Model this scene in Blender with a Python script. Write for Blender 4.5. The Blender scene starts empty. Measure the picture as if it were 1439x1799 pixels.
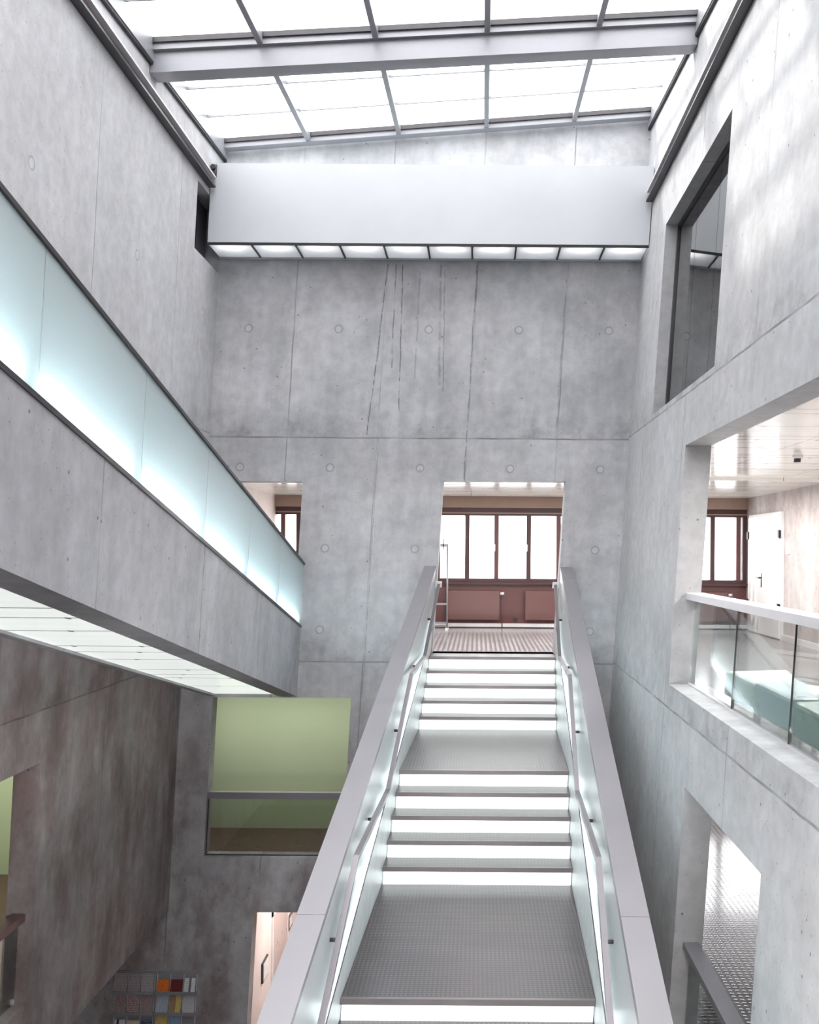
import bpy, math, random
from mathutils import Vector
random.seed(7)
C = bpy.context.scene.collection
SC = bpy.context.scene

# ------------------------------------------------------------------ camera, sky, lights, exposure
EYE = 8.2                      # eye height above the ground floor
FPX = 1735.0                   # focal length in pixels of the 1439 x 1799 frame
cam_d = bpy.data.cameras.new('camera'); cam = bpy.data.objects.new('camera', cam_d); C.objects.link(cam)
cam.location = (0, 0, EYE)
cam.rotation_euler = (math.pi/2, math.radians(-0.4), 0)
cam_d.sensor_fit = 'AUTO'; cam_d.sensor_width = 36.0
cam_d.lens = 36.0*FPX/1799.0
cam_d.shift_x = -120.5/1799.0
cam_d.shift_y = 70.5/1799.0
cam_d.clip_start = 0.05; cam_d.clip_end = 200
SC.camera = cam

SC.view_settings.view_transform = 'Standard'
SC.view_settings.look = 'None'
SC.view_settings.gamma = 1.0
SC.view_settings.use_curve_mapping = False
SC.view_settings.exposure = 2.9
try:
    SC.cycles.use_denoising = True
    SC.cycles.max_bounces = 10; SC.cycles.diffuse_bounces = 6; SC.cycles.glossy_bounces = 4
    SC.cycles.transparent_max_bounces = 16; SC.cycles.transmission_bounces = 6
    SC.cycles.sample_clamp_indirect = 8.0
    SC.cycles.caustics_reflective = False; SC.cycles.caustics_refractive = False
except Exception:
    pass

world = bpy.data.worlds.new('sky'); SC.world = world; world.use_nodes = True
bg = world.node_tree.nodes['Background']
bg.inputs[0].default_value = (0.985, 0.988, 1.0, 1); bg.inputs[1].default_value = 1.0

def light(name, kind, loc, target, energy, size=(1, 1), color=(1, 1, 1), portal=False, spread=None):
    d = bpy.data.lights.new(name, kind); o = bpy.data.objects.new(name, d); C.objects.link(o)
    o.location = loc
    o.rotation_euler = (Vector(target)-Vector(loc)).to_track_quat('-Z', 'Y').to_euler()
    d.energy = energy; d.color = color
    if kind == 'AREA':
        d.shape = 'RECTANGLE'; d.size, d.size_y = size
        if portal: d.cycles.is_portal = True
        if spread: d.spread = spread
    return o
sun = light('sun', 'SUN', (-20, 30, 40), (-20+0.80, 30-0.36, 40-0.46), 1.0, color=(1, 0.97, 0.93)); sun.data.angle = math.radians(2.5)
# daylight portals at the openings, the side room one at an added window
light('skylight_portal', 'AREA', (-0.6, 6.6, EYE+6.75), (-0.6, 6.6, EYE), 1, (7.2, 17.5), portal=True)
light('facade_portal', 'AREA', (0.65, 20.15, EYE+0.1), (0.65, 0, EYE+0.1), 1, (9.6, 1.6), portal=True)
light('side_room_portal', 'AREA', (4.0, 2.6, EYE-0.1), (4.0, 10, EYE-0.1), 1, (2.8, 2.2), portal=True)
light('lower_portal', 'AREA', (5.2, 20.15, EYE-3.2), (5.2, 0, EYE-3.2), 1, (5.4, 1.9), portal=True)
# ceiling lamps of the neighbouring rooms and an added lobby fill
light('green_room_lamp', 'AREA', (-3.2, 16.2, EYE-2.35), (-3.2, 16.6, EYE-5), 7, (3.5, 0.5), (1, 0.97, 0.93))
light('left_room_lamp', 'AREA', (-7.2, 13.0, EYE-2.35), (-7.2, 14.0, EYE-5), 9, (2.0, 1.0), (1, 0.98, 0.86))
light('corridor_lamp', 'AREA', (-2.6, 17.5, EYE-5.55), (-2.6, 17.5, 0), 10, (0.7, 3.0), (1, 0.96, 0.94))
light('lobby_fill', 'AREA', (0, 1.4, EYE-2.0), (0, 10, EYE-5.2), 90, (4.0, 0.8), (1, 0.94, 0.93))  # unseen fill light added to brighten the lower walls
light('upper_room_lamp', 'AREA', (0.5, 17.2, EYE+1.05), (0.5, 17.2, 0), 22, (6.5, 0.6), (1, 0.97, 0.94))
light('side_room_lamp', 'AREA', (3.9, 12.5, EYE+1.05), (3.9, 12.5, 0), 62, (0.6, 9.0), (1, 0.98, 0.96))

# ------------------------------------------------------------------ helpers
def lean(x, y, z):
    """the concrete walls of the hall lean a little, the rooms around it stand plumb: (x, y, height from the eye) to world"""
    k = 0.0 if (y > 15.15 or x > 4.0) else 0.058+0.0025*x
    return Vector((x + k*z, y, z+EYE))

ROOT = {}
class MB:
    def __init__(s): s.v = []; s.f = []; s.sm = False
    def hexa(s, p):      # p: 4 bottom + 4 top, counter-clockwise from above
        b = len(s.v); s.v += [tuple(q) for q in p]
        s.f += [(b+3, b+2, b+1, b), (b+4, b+5, b+6, b+7)]
        s.f += [(b+i, b+(i+1) % 4, b+4+(i+1) % 4, b+4+i) for i in range(4)]
        return s
    def box(s, x0, x1, y0, y1, z0, z1):
        return s.hexa([(x0, y0, z0), (x1, y0, z0), (x1, y1, z0), (x0, y1, z0), (x0, y0, z1), (x1, y0, z1), (x1, y1, z1), (x0, y1, z1)])
    def quad(s, a, b, c, d):
        n = len(s.v); s.v += [tuple(a), tuple(b), tuple(c), tuple(d)]; s.f.append((n, n+1, n+2, n+3)); return s
    def prism(s, poly, x0, x1):      # polygon in (y, z) swept along x; x0/x1 may be functions of y
        fx = lambda q, y: q(y) if callable(q) else q
        n = len(poly); b = len(s.v)
        s.v += [(fx(x0, y), y, z) for y, z in poly] + [(fx(x1, y), y, z) for y, z in poly]
        s.f.append(tuple(b+i for i in range(n))); s.f.append(tuple(b+n+i for i in reversed(range(n))))
        s.f += [(b+i, b+n+i, b+n+(i+1) % n, b+(i+1) % n) for i in range(n)]
        return s
    def prismz(s, poly, z0, z1):     # polygon in (x, y) swept along z
        n = len(poly); b = len(s.v)
        s.v += [(x, y, z0) for x, y in poly] + [(x, y, z1) for x, y in poly]
        s.f.append(tuple(b+i for i in reversed(range(n)))); s.f.append(tuple(b+n+i for i in range(n)))
        s.f += [(b+i, b+(i+1) % n, b+n+(i+1) % n, b+n+i) for i in range(n)]
        return s
    def tube(s, path, r, seg=10, cap=True):
        path = [Vector(p) for p in path]; b = len(s.v)
        for i, p in enumerate(path):
            d = (path[min(i+1, len(path)-1)]-path[max(i-1, 0)]).normalized()
            a = d.cross(Vector((0, 0, 1)))
            if a.length < 1e-3: a = d.cross(Vector((1, 0, 0)))
            a.normalize(); c = a.cross(d)
            for k in range(seg):
                t = 2*math.pi*k/seg
                s.v.append(tuple(p + a*math.cos(t)*r + c*math.sin(t)*r))
        for i in range(len(path)-1):
            for k in range(seg):
                k2 = (k+1) % seg
                s.f.append((b+i*seg+k, b+i*seg+k2, b+(i+1)*seg+k2, b+(i+1)*seg+k))
        if cap:
            s.f.append(tuple(b+k for k in reversed(range(seg)))); e = b+(len(path)-1)*seg
            s.f.append(tuple(e+k for k in range(seg)))
        s.sm = True
        return s
    def build(s, name, mat, parent=None, bevel=0.0, label=None):
        off = Vector((0, 0, 0)); p = parent
        while p is not None:
            off += Vector(p.location); p = p.parent
        me = bpy.data.meshes.new(name)
        me.from_pydata([tuple(lean(*q)-off) for q in s.v], [], s.f)
        me.validate(); me.update()
        if mat: me.materials.append(mat)
        o = bpy.data.objects.new(name, me); C.objects.link(o)
        import bmesh
        bm = bmesh.new(); bm.from_mesh(me); bmesh.ops.recalc_face_normals(bm, faces=bm.faces[:])
        bm.to_mesh(me); bm.free()
        if s.sm:
            for q in me.polygons: q.use_smooth = len(q.vertices) == 4
        if parent: o.parent = parent
        if bevel:
            m = o.modifiers.new('bevel', 'BEVEL'); m.width = bevel; m.segments = 2; m.limit_method = 'ANGLE'
        if label: o['label'] = label
        return o

def thing(name, label, cat, loc, group=None):
    o = bpy.data.objects.new(name, None); C.objects.link(o)
    o.location = lean(*loc); o.empty_display_size = 0.1
    o['label'] = label; o['category'] = cat; o['kind'] = 'thing'
    if group: o['group'] = group
    return o
def tag(o, label, cat, group=None):
    o['label'] = label; o['category'] = cat; o['kind'] = 'thing'
    if group: o['group'] = group
    return o
def struct(o, label, cat=None):
    o['kind'] = 'structure'; o['label'] = label; o['category'] = cat or 'wall'
    return o
def sempty(name, label, cat, loc):
    o = bpy.data.objects.new(name, None); C.objects.link(o); o.location = lean(*loc)
    o['kind'] = 'structure'; o['label'] = label; o['category'] = cat
    return o

def wall_mesh(axis, n0, n1, u0, u1, z0, z1, holes=(), top=None, bot=None, cuts=()):
    """slab with rectangular openings. axis 'x': runs along x, thickness n0..n1 in y"""
    us = sorted({u0, u1, *[c for c in cuts], *[h[0] for h in holes if u0 < h[0] < u1], *[h[1] for h in holes if u0 < h[1] < u1]})
    zs = sorted({z0, z1, *[h[2] for h in holes if z0 < h[2] < z1], *[h[3] for h in holes if z0 < h[3] < z1]})
    m = MB(); key = {}
    def vid(iu, iz, side):
        k = (iu, iz, side)
        if k not in key:
            u, z = us[iu], zs[iz]; n = n0 if side == 0 else n1
            x, y = (u, n) if axis == 'x' else (n, u)
            if top and iz == len(zs)-1: z = top(x, y)
            if bot and iz == 0: z = bot(x, y)
            key[k] = len(m.v); m.v.append((x, y, z))
        return key[k]
    def full(i, j):
        if not (0 <= i < len(us)-1 and 0 <= j < len(zs)-1): return False
        cu, cz = (us[i]+us[i+1])/2, (zs[j]+zs[j+1])/2
        return not any(h[0] < cu < h[1] and h[2] < cz < h[3] for h in holes)
    for i in range(len(us)-1):
        for j in range(len(zs)-1):
            if not full(i, j): continue
            for sd in (0, 1):
                m.f.append((vid(i, j, sd), vid(i+1, j, sd), vid(i+1, j+1, sd), vid(i, j+1, sd)))
            if not full(i-1, j): m.f.append((vid(i, j, 0), vid(i, j+1, 0), vid(i, j+1, 1), vid(i, j, 1)))
            if not full(i+1, j): m.f.append((vid(i+1, j, 0), vid(i+1, j+1, 0), vid(i+1, j+1, 1), vid(i+1, j, 1)))
            if not full(i, j-1): m.f.append((vid(i, j, 0), vid(i+1, j, 0), vid(i+1, j, 1), vid(i, j, 1)))
            if not full(i, j+1): m.f.append((vid(i, j+1, 0), vid(i+1, j+1, 0), vid(i+1, j+1, 1), vid(i, j+1, 1)))
    return m

# ------------------------------------------------------------------ materials
def new_mat(name):
    m = bpy.data.materials.new(name); m.use_nodes = True
    nt = m.node_tree; nt.nodes.clear()
    out = nt.nodes.new('ShaderNodeOutputMaterial')
    return m, nt, out
def P(nt, col, rough=0.5, metal=0.0, spec=0.5):
    b = nt.nodes.new('ShaderNodeBsdfPrincipled')
    if isinstance(col, tuple): b.inputs['Base Color'].default_value = (*col, 1)
    else: nt.links.new(col, b.inputs['Base Color'])
    b.inputs['Roughness'].default_value = rough; b.inputs['Metallic'].default_value = metal
    b.inputs['Specular IOR Level'].default_value = spec
    return b
def srgb(r, g, b):
    f = lambda c: (c/255/12.92) if c/255 <= 0.04045 else ((c/255+0.055)/1.055)**2.4
    return (f(r), f(g), f(b))
class N:
    """tiny expression helper over shader nodes"""
    def __init__(s, nt): s.nt = nt
    def m(s, op, a, b=None, c=None, clamp=False):
        n = s.nt.nodes.new('ShaderNodeMath'); n.operation = op; n.use_clamp = clamp
        for i, q in enumerate((a, b, c)):
            if q is None: continue
            if isinstance(q, (int, float)): n.inputs[i].default_value = q
            else: s.nt.links.new(q, n.inputs[i])
        return n.outputs[0]
    def smooth(s, v, lo, hi, a=0.0, b=1.0):
        n = s.nt.nodes.new('ShaderNodeMapRange'); n.interpolation_type = 'SMOOTHSTEP'
        s.nt.links.new(v, n.inputs[0])
        for i, q in enumerate((lo, hi, a, b)): n.inputs[i+1].default_value = q
        return n.outputs[0]
    def comb(s, x, y, z):
        n = s.nt.nodes.new('ShaderNodeCombineXYZ')
        for i, q in enumerate((x, y, z)):
            if isinstance(q, (int, float)): n.inputs[i].default_value = q
            else: s.nt.links.new(q, n.inputs[i])
        return n.outputs[0]
    def noise(s, vec, scale, detail=4, rough=0.55):
        n = s.nt.nodes.new('ShaderNodeTexNoise'); n.inputs['Scale'].default_value = scale
        n.inputs['Detail'].default_value = detail; n.inputs['Roughness'].default_value = rough
        s.nt.links.new(vec, n.inputs['Vector']); return n.outputs[0]
    def voro(s, vec, scale):
        n = s.nt.nodes.new('ShaderNodeTexVoronoi'); n.inputs['Scale'].default_value = scale
        s.nt.links.new(vec, n.inputs['Vector']); return n.outputs[0], n.outputs[1]
    def mix(s, f, a, b):
        n = s.nt.nodes.new('ShaderNodeMix'); n.data_type = 'RGBA'
        if isinstance(f, (int, float)): n.inputs[0].default_value = f
        else: s.nt.links.new(f, n.inputs[0])
        for i, q in ((6, a), (7, b)):
            if isinstance(q, tuple): n.inputs[i].default_value = (*q, 1)
            else: s.nt.links.new(q, n.inputs[i])
        return n.outputs[2]
    def mulc(s, col, f):
        n = s.nt.nodes.new('ShaderNodeVectorMath'); n.operation = 'SCALE'
        if isinstance(col, tuple): n.inputs[0].default_value = col
        else: s.nt.links.new(col, n.inputs[0])
        s.nt.links.new(f, n.inputs[3]); return n.outputs[0]
    def pos(s):
        g = s.nt.nodes.new('ShaderNodeNewGeometry'); x = s.nt.nodes.new('ShaderNodeSeparateXYZ')
        s.nt.links.new(g.outputs['Position'], x.inputs[0])
        z = s.m('SUBTRACT', x.outputs[2], EYE)
        k = s.m('MULTIPLY', z, 0.056)
        return s.m('SUBTRACT', x.outputs[0], k), x.outputs[1], z
    def bump(s, h, strength=0.3, dist=0.01):
        n = s.nt.nodes.new('ShaderNodeBump'); n.inputs['Strength'].default_value = strength
        n.inputs['Distance'].default_value = dist; s.nt.links.new(h, n.inputs['Height']); return n.outputs[0]

def concrete(name, axis, base, u_off=0.0, pitch=1.35, zjoints=(), rows=(), hole_off=0.0, streak=0.10, blotch=0.16, stain=None, cracks=(), zsplit=None):
    m, nt, out = new_mat(name); e = N(nt)
    x, y, z = e.pos(); u = x if axis == 'x' else y
    vec = e.comb(x, y, z)
    big = e.noise(vec, 0.9, 5, 0.6)
    mid = e.noise(vec, 6.0, 6, 0.65)
    st = e.noise(e.comb(e.m('MULTIPLY', x, 4.0), e.m('MULTIPLY', y, 4.0), e.m('MULTIPLY', z, 0.6)), 1.0, 5, 0.6)
    fac = e.smooth(big, 0.3, 0.7, 1.0-blotch, 1.0+blotch*0.35)
    fac = e.m('MULTIPLY', fac, e.smooth(mid, 0.28, 0.72, 0.87, 1.07))
    fac = e.m('MULTIPLY', fac, e.smooth(st, 0.32, 0.68, 1.0-streak, 1.0+streak*0.4))
    # air pores
    d, c = e.voro(vec, 5.5)
    sep = nt.nodes.new('ShaderNodeSeparateColor'); nt.links.new(c, sep.inputs[0])
    pore = e.m('MULTIPLY', e.m('LESS_THAN', d, 0.07), e.m('GREATER_THAN', sep.outputs[0], 0.45))
    d2, c2 = e.voro(vec, 14.0)
    sep2 = nt.nodes.new('ShaderNodeSeparateColor'); nt.links.new(c2, sep2.inputs[0])
    pore2 = e.m('MULTIPLY', e.m('LESS_THAN', d2, 0.11), e.m('GREATER_THAN', sep2.outputs[0], 0.62))
    dark = e.m('MAXIMUM', e.m('MULTIPLY', pore, 0.55), e.m('MULTIPLY', pore2, 0.32))
    # formwork joints
    wob = e.m('MULTIPLY', e.m('SUBTRACT', e.noise(vec, 2.0, 4), 0.5), 0.03)
    uu = e.m('ADD', e.m('SUBTRACT', u, u_off), wob)
    dj = e.m('ABSOLUTE', e.m('SUBTRACT', e.m('FLOORED_MODULO', e.m('ADD', uu, pitch/2), pitch), pitch/2))
    jv = e.m('MULTIPLY', e.smooth(dj, 0.003, 0.014, 1, 0), e.smooth(e.noise(vec, 0.7, 3), 0.38, 0.62, 0.10, 0.5))
    dark = e.m('MAXIMUM', dark, jv)
    for zj in zjoints:
        dz = e.m('ABSOLUTE', e.m('ADD', e.m('SUBTRACT', z, zj), e.m('MULTIPLY', wob, 0.8)))
        jh = e.m('MULTIPLY', e.smooth(dz, 0.003, 0.018, 1, 0), e.smooth(e.noise(vec, 3.0, 3), 0.3, 0.7, 0.25, 0.6))
        dark = e.m('MAXIMUM', dark, jh)
        # grime collected along the pour joint
        gr = e.m('MULTIPLY', e.smooth(e.m('SUBTRACT', z, zj), 0.0, 0.55, 1, 0), e.m('GREATER_THAN', e.m('SUBTRACT', z, zj), 0.0))
        gr = e.m('MULTIPLY', gr, e.smooth(e.noise(vec, 2.3, 6, 0.7), 0.42, 0.70, 0, 0.34))
        dark = e.m('MAXIMUM', dark, gr)
    # tie holes
    du = e.m('SUBTRACT', e.m('FLOORED_MODULO', e.m('ADD', e.m('SUBTRACT', u, hole_off), pitch/2), pitch), pitch/2)
    light_ = None
    for zr in rows:
        r = e.m('SQRT', e.m('ADD', e.m('MULTIPLY', du, du), e.m('POWER', e.m('SUBTRACT', z, zr), 2.0)))
        ring = e.smooth(e.m('ABSOLUTE', e.m('SUBTRACT', r, 0.056)), 0.004, 0.014, 0.30, 0)
        dark = e.m('MAXIMUM', dark, ring)
        disc = e.smooth(r, 0.03, 0.055, 0.10, 0)
        light_ = disc if light_ is None else e.m('MAXIMUM', light_, disc)
    for (c0, slope, za, zb, w, s_) in cracks:     # dark runs and hairline cracks
        wz = e.m('MULTIPLY', e.m('SUBTRACT', e.noise(e.comb(0.0, c0*7.1, z), 2.2, 5), 0.5), 0.05)
        dc = e.m('ABSOLUTE', e.m('SUBTRACT', e.m('SUBTRACT', u, e.m('MULTIPLY', e.m('SUBTRACT', z, zb), slope)), e.m('ADD', wz, c0)))
        on = e.m('MULTIPLY', e.m('GREATER_THAN', z, za), e.m('LESS_THAN', z, zb))
        brk = e.smooth(e.noise(e.comb(0.0, c0*3.3, z), 9.0, 4), 0.36, 0.55, 0.15, 1.0)
        dark = e.m('MAXIMUM', dark, e.m('MULTIPLY', e.m('MULTIPLY', e.smooth(dc, 0.002, w, s_, 0), on), brk))
    fac = e.m('MULTIPLY', fac, e.m('SUBTRACT', 1.0, dark))
    if light_ is not None: fac = e.m('ADD', fac, light_)
    col = base
    tint = e.smooth(e.noise(vec, 0.6, 3), 0.35, 0.65)
    col = e.mix(tint, base, tuple(q*t for q, t in zip(base, (0.985, 1.0, 1.012))))
    if stain:
        sf = e.smooth(e.noise(e.comb(e.m('MULTIPLY', x, 1.6), e.m('MULTIPLY', y, 1.6), e.m('MULTIPLY', z, 0.8)), 1.0, 6, 0.68), 0.38, 0.66)
        if zsplit: sf = e.m('MULTIPLY', sf, e.smooth(z, zsplit[0], zsplit[1], 1, 0))
        col = e.mix(sf, col, stain)
    colv = e.mulc(col, fac)
    b = P(nt, colv, 0.62, 0, 0.35)
    nt.links.new(e.bump(e.m('SUBTRACT', e.m('MULTIPLY', mid, 0.3), dark), 0.35, 0.01), b.inputs['Normal'])
    nt.links.new(b.outputs[0], out.inputs[0])
    return m

def simple(name, col, rough=0.5, metal=0.0, spec=0.5, vary=0.05, scale=4.0, stretch=None):
    m, nt, out = new_mat(name); e = N(nt)
    x, y, z = e.pos(); vec = e.comb(x, y, z)
    if stretch: vec = e.comb(e.m('MULTIPLY', x, stretch[0]), e.m('MULTIPLY', y, stretch[1]), e.m('MULTIPLY', z, stretch[2]))
    n = e.noise(vec, scale, 4)
    b = P(nt, e.mulc(col, e.smooth(n, 0.3, 0.7, 1-vary, 1+vary)), rough, metal, spec)
    nt.links.new(e.smooth(n, 0.3, 0.7, rough*0.9, min(1, rough*1.1)), b.inputs['Roughness'])
    nt.links.new(b.outputs[0], out.inputs[0]); return m

def emit(name, col, strength):
    m, nt, out = new_mat(name)
    n = nt.nodes.new('ShaderNodeEmission'); n.inputs[0].default_value = (*col, 1); n.inputs[1].default_value = strength
    nt.links.new(n.outputs[0], out.inputs[0]); return m

def clear_glass(name, tint=(0.93, 0.97, 0.96), boost=1.0, ior=1.5):
    m, nt, out = new_mat(name); e = N(nt)
    t = nt.nodes.new('ShaderNodeBsdfTransparent'); t.inputs[0].default_value = (*tint, 1)
    g = nt.nodes.new('ShaderNodeBsdfGlossy'); g.inputs['Roughness'].default_value = 0.0
    f = nt.nodes.new('ShaderNodeFresnel'); f.inputs[0].default_value = ior
    mx = nt.nodes.new('ShaderNodeMixShader')
    nt.links.new(e.m('MULTIPLY', f.outputs[0], boost, clamp=True), mx.inputs[0])
    nt.links.new(t.outputs[0], mx.inputs[1]); nt.links.new(g.outputs[0], mx.inputs[2])
    nt.links.new(mx.outputs[0], out.inputs[0]); return m

def frosted(name, col, transparent=0.0, diffuse=0.25, gloss=0.6, rough=0.2, clear=1.0):
    m, nt, out = new_mat(name); e = N(nt)
    tl = nt.nodes.new('ShaderNodeBsdfTranslucent'); tl.inputs[0].default_value = (*col, 1)
    df = nt.nodes.new('ShaderNodeBsdfDiffuse'); df.inputs[0].default_value = (*col, 1)
    m1 = nt.nodes.new('ShaderNodeMixShader'); m1.inputs[0].default_value = diffuse
    nt.links.new(tl.outputs[0], m1.inputs[1]); nt.links.new(df.outputs[0], m1.inputs[2])
    last = m1
    if transparent:
        tr = nt.nodes.new('ShaderNodeBsdfTransparent'); tr.inputs[0].default_value = (clear, clear, clear, 1); m2 = nt.nodes.new('ShaderNodeMixShader'); m2.inputs[0].default_value = transparent
        nt.links.new(last.outputs[0], m2.inputs[1]); nt.links.new(tr.outputs[0], m2.inputs[2]); last = m2
    g = nt.nodes.new('ShaderNodeBsdfGlossy'); g.inputs['Roughness'].default_value = rough
    f = nt.nodes.new('ShaderNodeFresnel'); f.inputs[0].default_value = 1.45
    m3 = nt.nodes.new('ShaderNodeMixShader'); nt.links.new(e.m('MULTIPLY', f.outputs[0], gloss), m3.inputs[0])
    nt.links.new(last.outputs[0], m3.inputs[1]); nt.links.new(g.outputs[0], m3.inputs[2])
    nt.links.new(m3.outputs[0], out.inputs[0]); return m

def studded(name, col, rough=0.3, pitch=0.034, spec=0.5, tip=1.5):
    m, nt, out = new_mat(name); e = N(nt)
    x, y, z = e.pos()
    half = pitch/2
    row = e.m('FLOOR', e.m('DIVIDE', y, pitch))
    xs = e.m('ADD', x, e.m('MULTIPLY', e.m('FLOORED_MODULO', row, 2.0), 0.0))
    dx = e.m('SUBTRACT', e.m('FLOORED_MODULO', xs, pitch), half)
    dy = e.m('SUBTRACT', e.m('FLOORED_MODULO', y, pitch), half)
    r = e.m('SQRT', e.m('ADD', e.m('MULTIPLY', dx, dx), e.m('MULTIPLY', dy, dy)))
    h = e.smooth(r, pitch*0.16, pitch*0.34, 1, 0)
    n = e.noise(e.comb(x, y, z), 1.3, 4)
    c = e.mulc(e.mix(h, col, tuple(min(1, q*tip) for q in col)), e.smooth(n, 0.3, 0.7, 0.85, 1.12))
    b = P(nt, c, rough, 0, spec)
    nt.links.new(e.bump(h, 0.45, 0.004), b.inputs['Normal'])
    nt.links.new(b.outputs[0], out.inputs[0]); return m

def panelled(name, col, ylines, rough=0.16, metal=0.0, dots=True, xlines=(), lit=0.0):
    """white metal ceiling panels with dark joints across and screws along the joints"""
    m, nt, out = new_mat(name); e = N(nt)
    x, y, z = e.pos(); dark = None
    for yl in ylines:
        dy = e.m('ABSOLUTE', e.m('SUBTRACT', y, yl))
        d = e.smooth(dy, 0.009, 0.02, 0.85, 0)
        dark = d if dark is None else e.m('MAXIMUM', dark, d)
        if dots:
            dx = e.m('SUBTRACT', e.m('FLOORED_MODULO', e.m('ADD', x, yl*0.37), 0.62), 0.31)
            r = e.m('SQRT', e.m('ADD', e.m('MULTIPLY', dx, dx), e.m('MULTIPLY', e.m('MULTIPLY', e.m('SUBTRACT', y, yl+0.02), e.m('SUBTRACT', y, yl+0.02)), 0.25)))
            dark = e.m('MAXIMUM', dark, e.smooth(r, 0.016, 0.03, 0.9, 0))
    for xl in xlines:
        dark = e.m('MAXIMUM', dark, e.smooth(e.m('ABSOLUTE', e.m('SUBTRACT', x, xl)), 0.004, 0.009, 0.6, 0))
    # every panel sits at a slightly different tilt / tone
    c = e.mulc(col, e.m('SUBTRACT', 1.0, dark))
    b = P(nt, c, rough, metal, 0.6)
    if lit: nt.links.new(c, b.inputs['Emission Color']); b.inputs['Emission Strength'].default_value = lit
    wv = e.noise(e.comb(e.m('MULTIPLY', x, 0.5), e.m('MULTIPLY', y, 3.0), z), 1.0, 2)
    nt.links.new(e.bump(wv, 0.35, 0.02), b.inputs['Normal'])
    nt.links.new(b.outputs[0], out.inputs[0]); return m

def printed(name, paper, ink, density=0.5, pitch=0.012, block=None):
    """brochure cover with rows of small print"""
    m, nt, out = new_mat(name); e = N(nt)
    x, y, z = e.pos()
    lines = e.smooth(e.m('ABSOLUTE', e.m('SUBTRACT', e.m('FLOORED_MODULO', z, pitch*2), pitch)), pitch*0.3, pitch*0.5, 1, 0)
    words_ = e.smooth(e.noise(e.comb(e.m('MULTIPLY', x, 40.0), 0.0, e.m('FLOOR', e.m('DIVIDE', z, pitch*2))), 1.0, 2), 0.5-0.12*density, 0.6, 0, density)
    c = e.mix(e.m('MULTIPLY', lines, words_), paper, ink)
    b = P(nt, c, 0.45); nt.links.new(b.outputs[0], out.inputs[0]); return m

M = {}
GREY = srgb(190, 189, 191)
M['conc_back'] = concrete('concrete_back', 'x', GREY, u_off=-0.27, zjoints=(1.70, -1.66), rows=(3.33, 1.25, 0.04, -1.18), hole_off=-0.95, blotch=0.20,
    stain=srgb(150, 138, 138), zsplit=(-4.6, -1.0),
    cracks=((-1.62, 0.06, 1.75, 4.3, 0.014, 0.65), (-1.50, -0.02, 2.75, 4.3, 0.012, 0.6), (-1.40, -0.035, 2.1, 4.3, 0.013, 0.65), (-1.13, -0.01, 2.6, 4.2, 0.02, 0.25),
            (-0.83, -0.05, 2.5, 4.3, 0.03, 0.30), (-0.77, -0.05, 2.4, 4.3, 0.012, 0.4), (-0.28, 0.0, -0.2, 4.3, 0.012, 0.55), (1.06, 0.0, 1.75, 4.1, 0.012, 0.4), (-1.60, 0.0, -2.2, 1.7, 0.010, 0.35)))
M['conc_side'] = concrete('concrete_side', 'y', GREY, u_off=10.15, pitch=2.7, zjoints=(1.75, -1.62), rows=(3.4, 0.9), hole_off=11.4, blotch=0.12, streak=0.05)
M['conc_right'] = concrete('concrete_right', 'y', tuple(a*b for a, b in zip(GREY, (1.02, 1.015, 1.0))), u_off=8.05, pitch=2.7, zjoints=(1.73, -1.64), rows=(), hole_off=11.4, blotch=0.10, streak=0.05)
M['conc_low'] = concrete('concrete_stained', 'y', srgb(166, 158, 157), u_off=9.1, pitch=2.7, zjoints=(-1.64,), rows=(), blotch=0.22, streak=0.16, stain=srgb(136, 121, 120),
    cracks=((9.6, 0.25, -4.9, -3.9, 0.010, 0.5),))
M['conc_beam'] = concrete('concrete_beam', 'y', srgb(184, 182, 185), u_off=6.75, pitch=2.6, zjoints=(), rows=(), blotch=0.14, streak=0.10)
M['conc_plain'] = concrete('concrete_plain', 'y', srgb(168, 162, 162), u_off=0.4, pitch=3.1, blotch=0.2, streak=0.18)
M['conc_room'] = concrete('concrete_room', 'y', srgb(194, 187, 184), u_off=0.4, pitch=2.7, blotch=0.20, streak=0.08, stain=srgb(176, 163, 158))
M['rubber'] = studded('studded_rubber', srgb(56, 51, 54), 0.33, 0.034, 0.5, 2.4)
M['rubber_room'] = studded('studded_rubber_room', srgb(140, 136, 137), 0.15, 0.075, 1.0, 1.25)
M['brown_floor'] = simple('brown_floor', srgb(84, 62, 54), 0.3, 0, 0.5, 0.02)
M['dark_floor'] = simple('dark_floor', srgb(128, 120, 120), 0.35, 0, 0.5, 0.1)
M['steel'] = simple('satin_steel', srgb(150, 148, 150), 0.32, 1.0, 0.5, 0.06, 3)
M['nosing'] = simple('nosing_metal', srgb(112, 107, 108), 0.35, 0.35, 0.5, 0.05)
M['rail_metal'] = simple('rail_metal', srgb(124, 120, 124), 0.35, 0.5, 0.5, 0.04)
M['steel_frame'] = simple('painted_steel', srgb(152, 152, 157), 0.4, 0.3, 0.5, 0.03)
M['steel_dark'] = simple('dark_steel', srgb(74, 72, 74), 0.38, 0.6, 0.5, 0.08)
M['alu'] = simple('sheet_aluminium', srgb(142, 140, 144), 0.42, 0.35, 0.5, 0.03, 2)
M['bright_metal'] = simple('bright_metal', srgb(222, 218, 220), 0.5, 0.2, 0.5, 0.03)
M['shadow_gap'] = simple('dark_strip', srgb(38, 36, 38), 0.6)
M['white_panel'] = simple('white_panel', srgb(196, 198, 202), 0.38, 0, 0.5, 0.02, 1.5)
M['white_lining'] = simple('white_lining', srgb(216, 226, 230), 0.6, 0, 0.3, 0.02)
M['stringer'] = simple('stringer_metal', srgb(200, 206, 206), 0.4, 0.0, 0.5, 0.10, 5)
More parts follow.
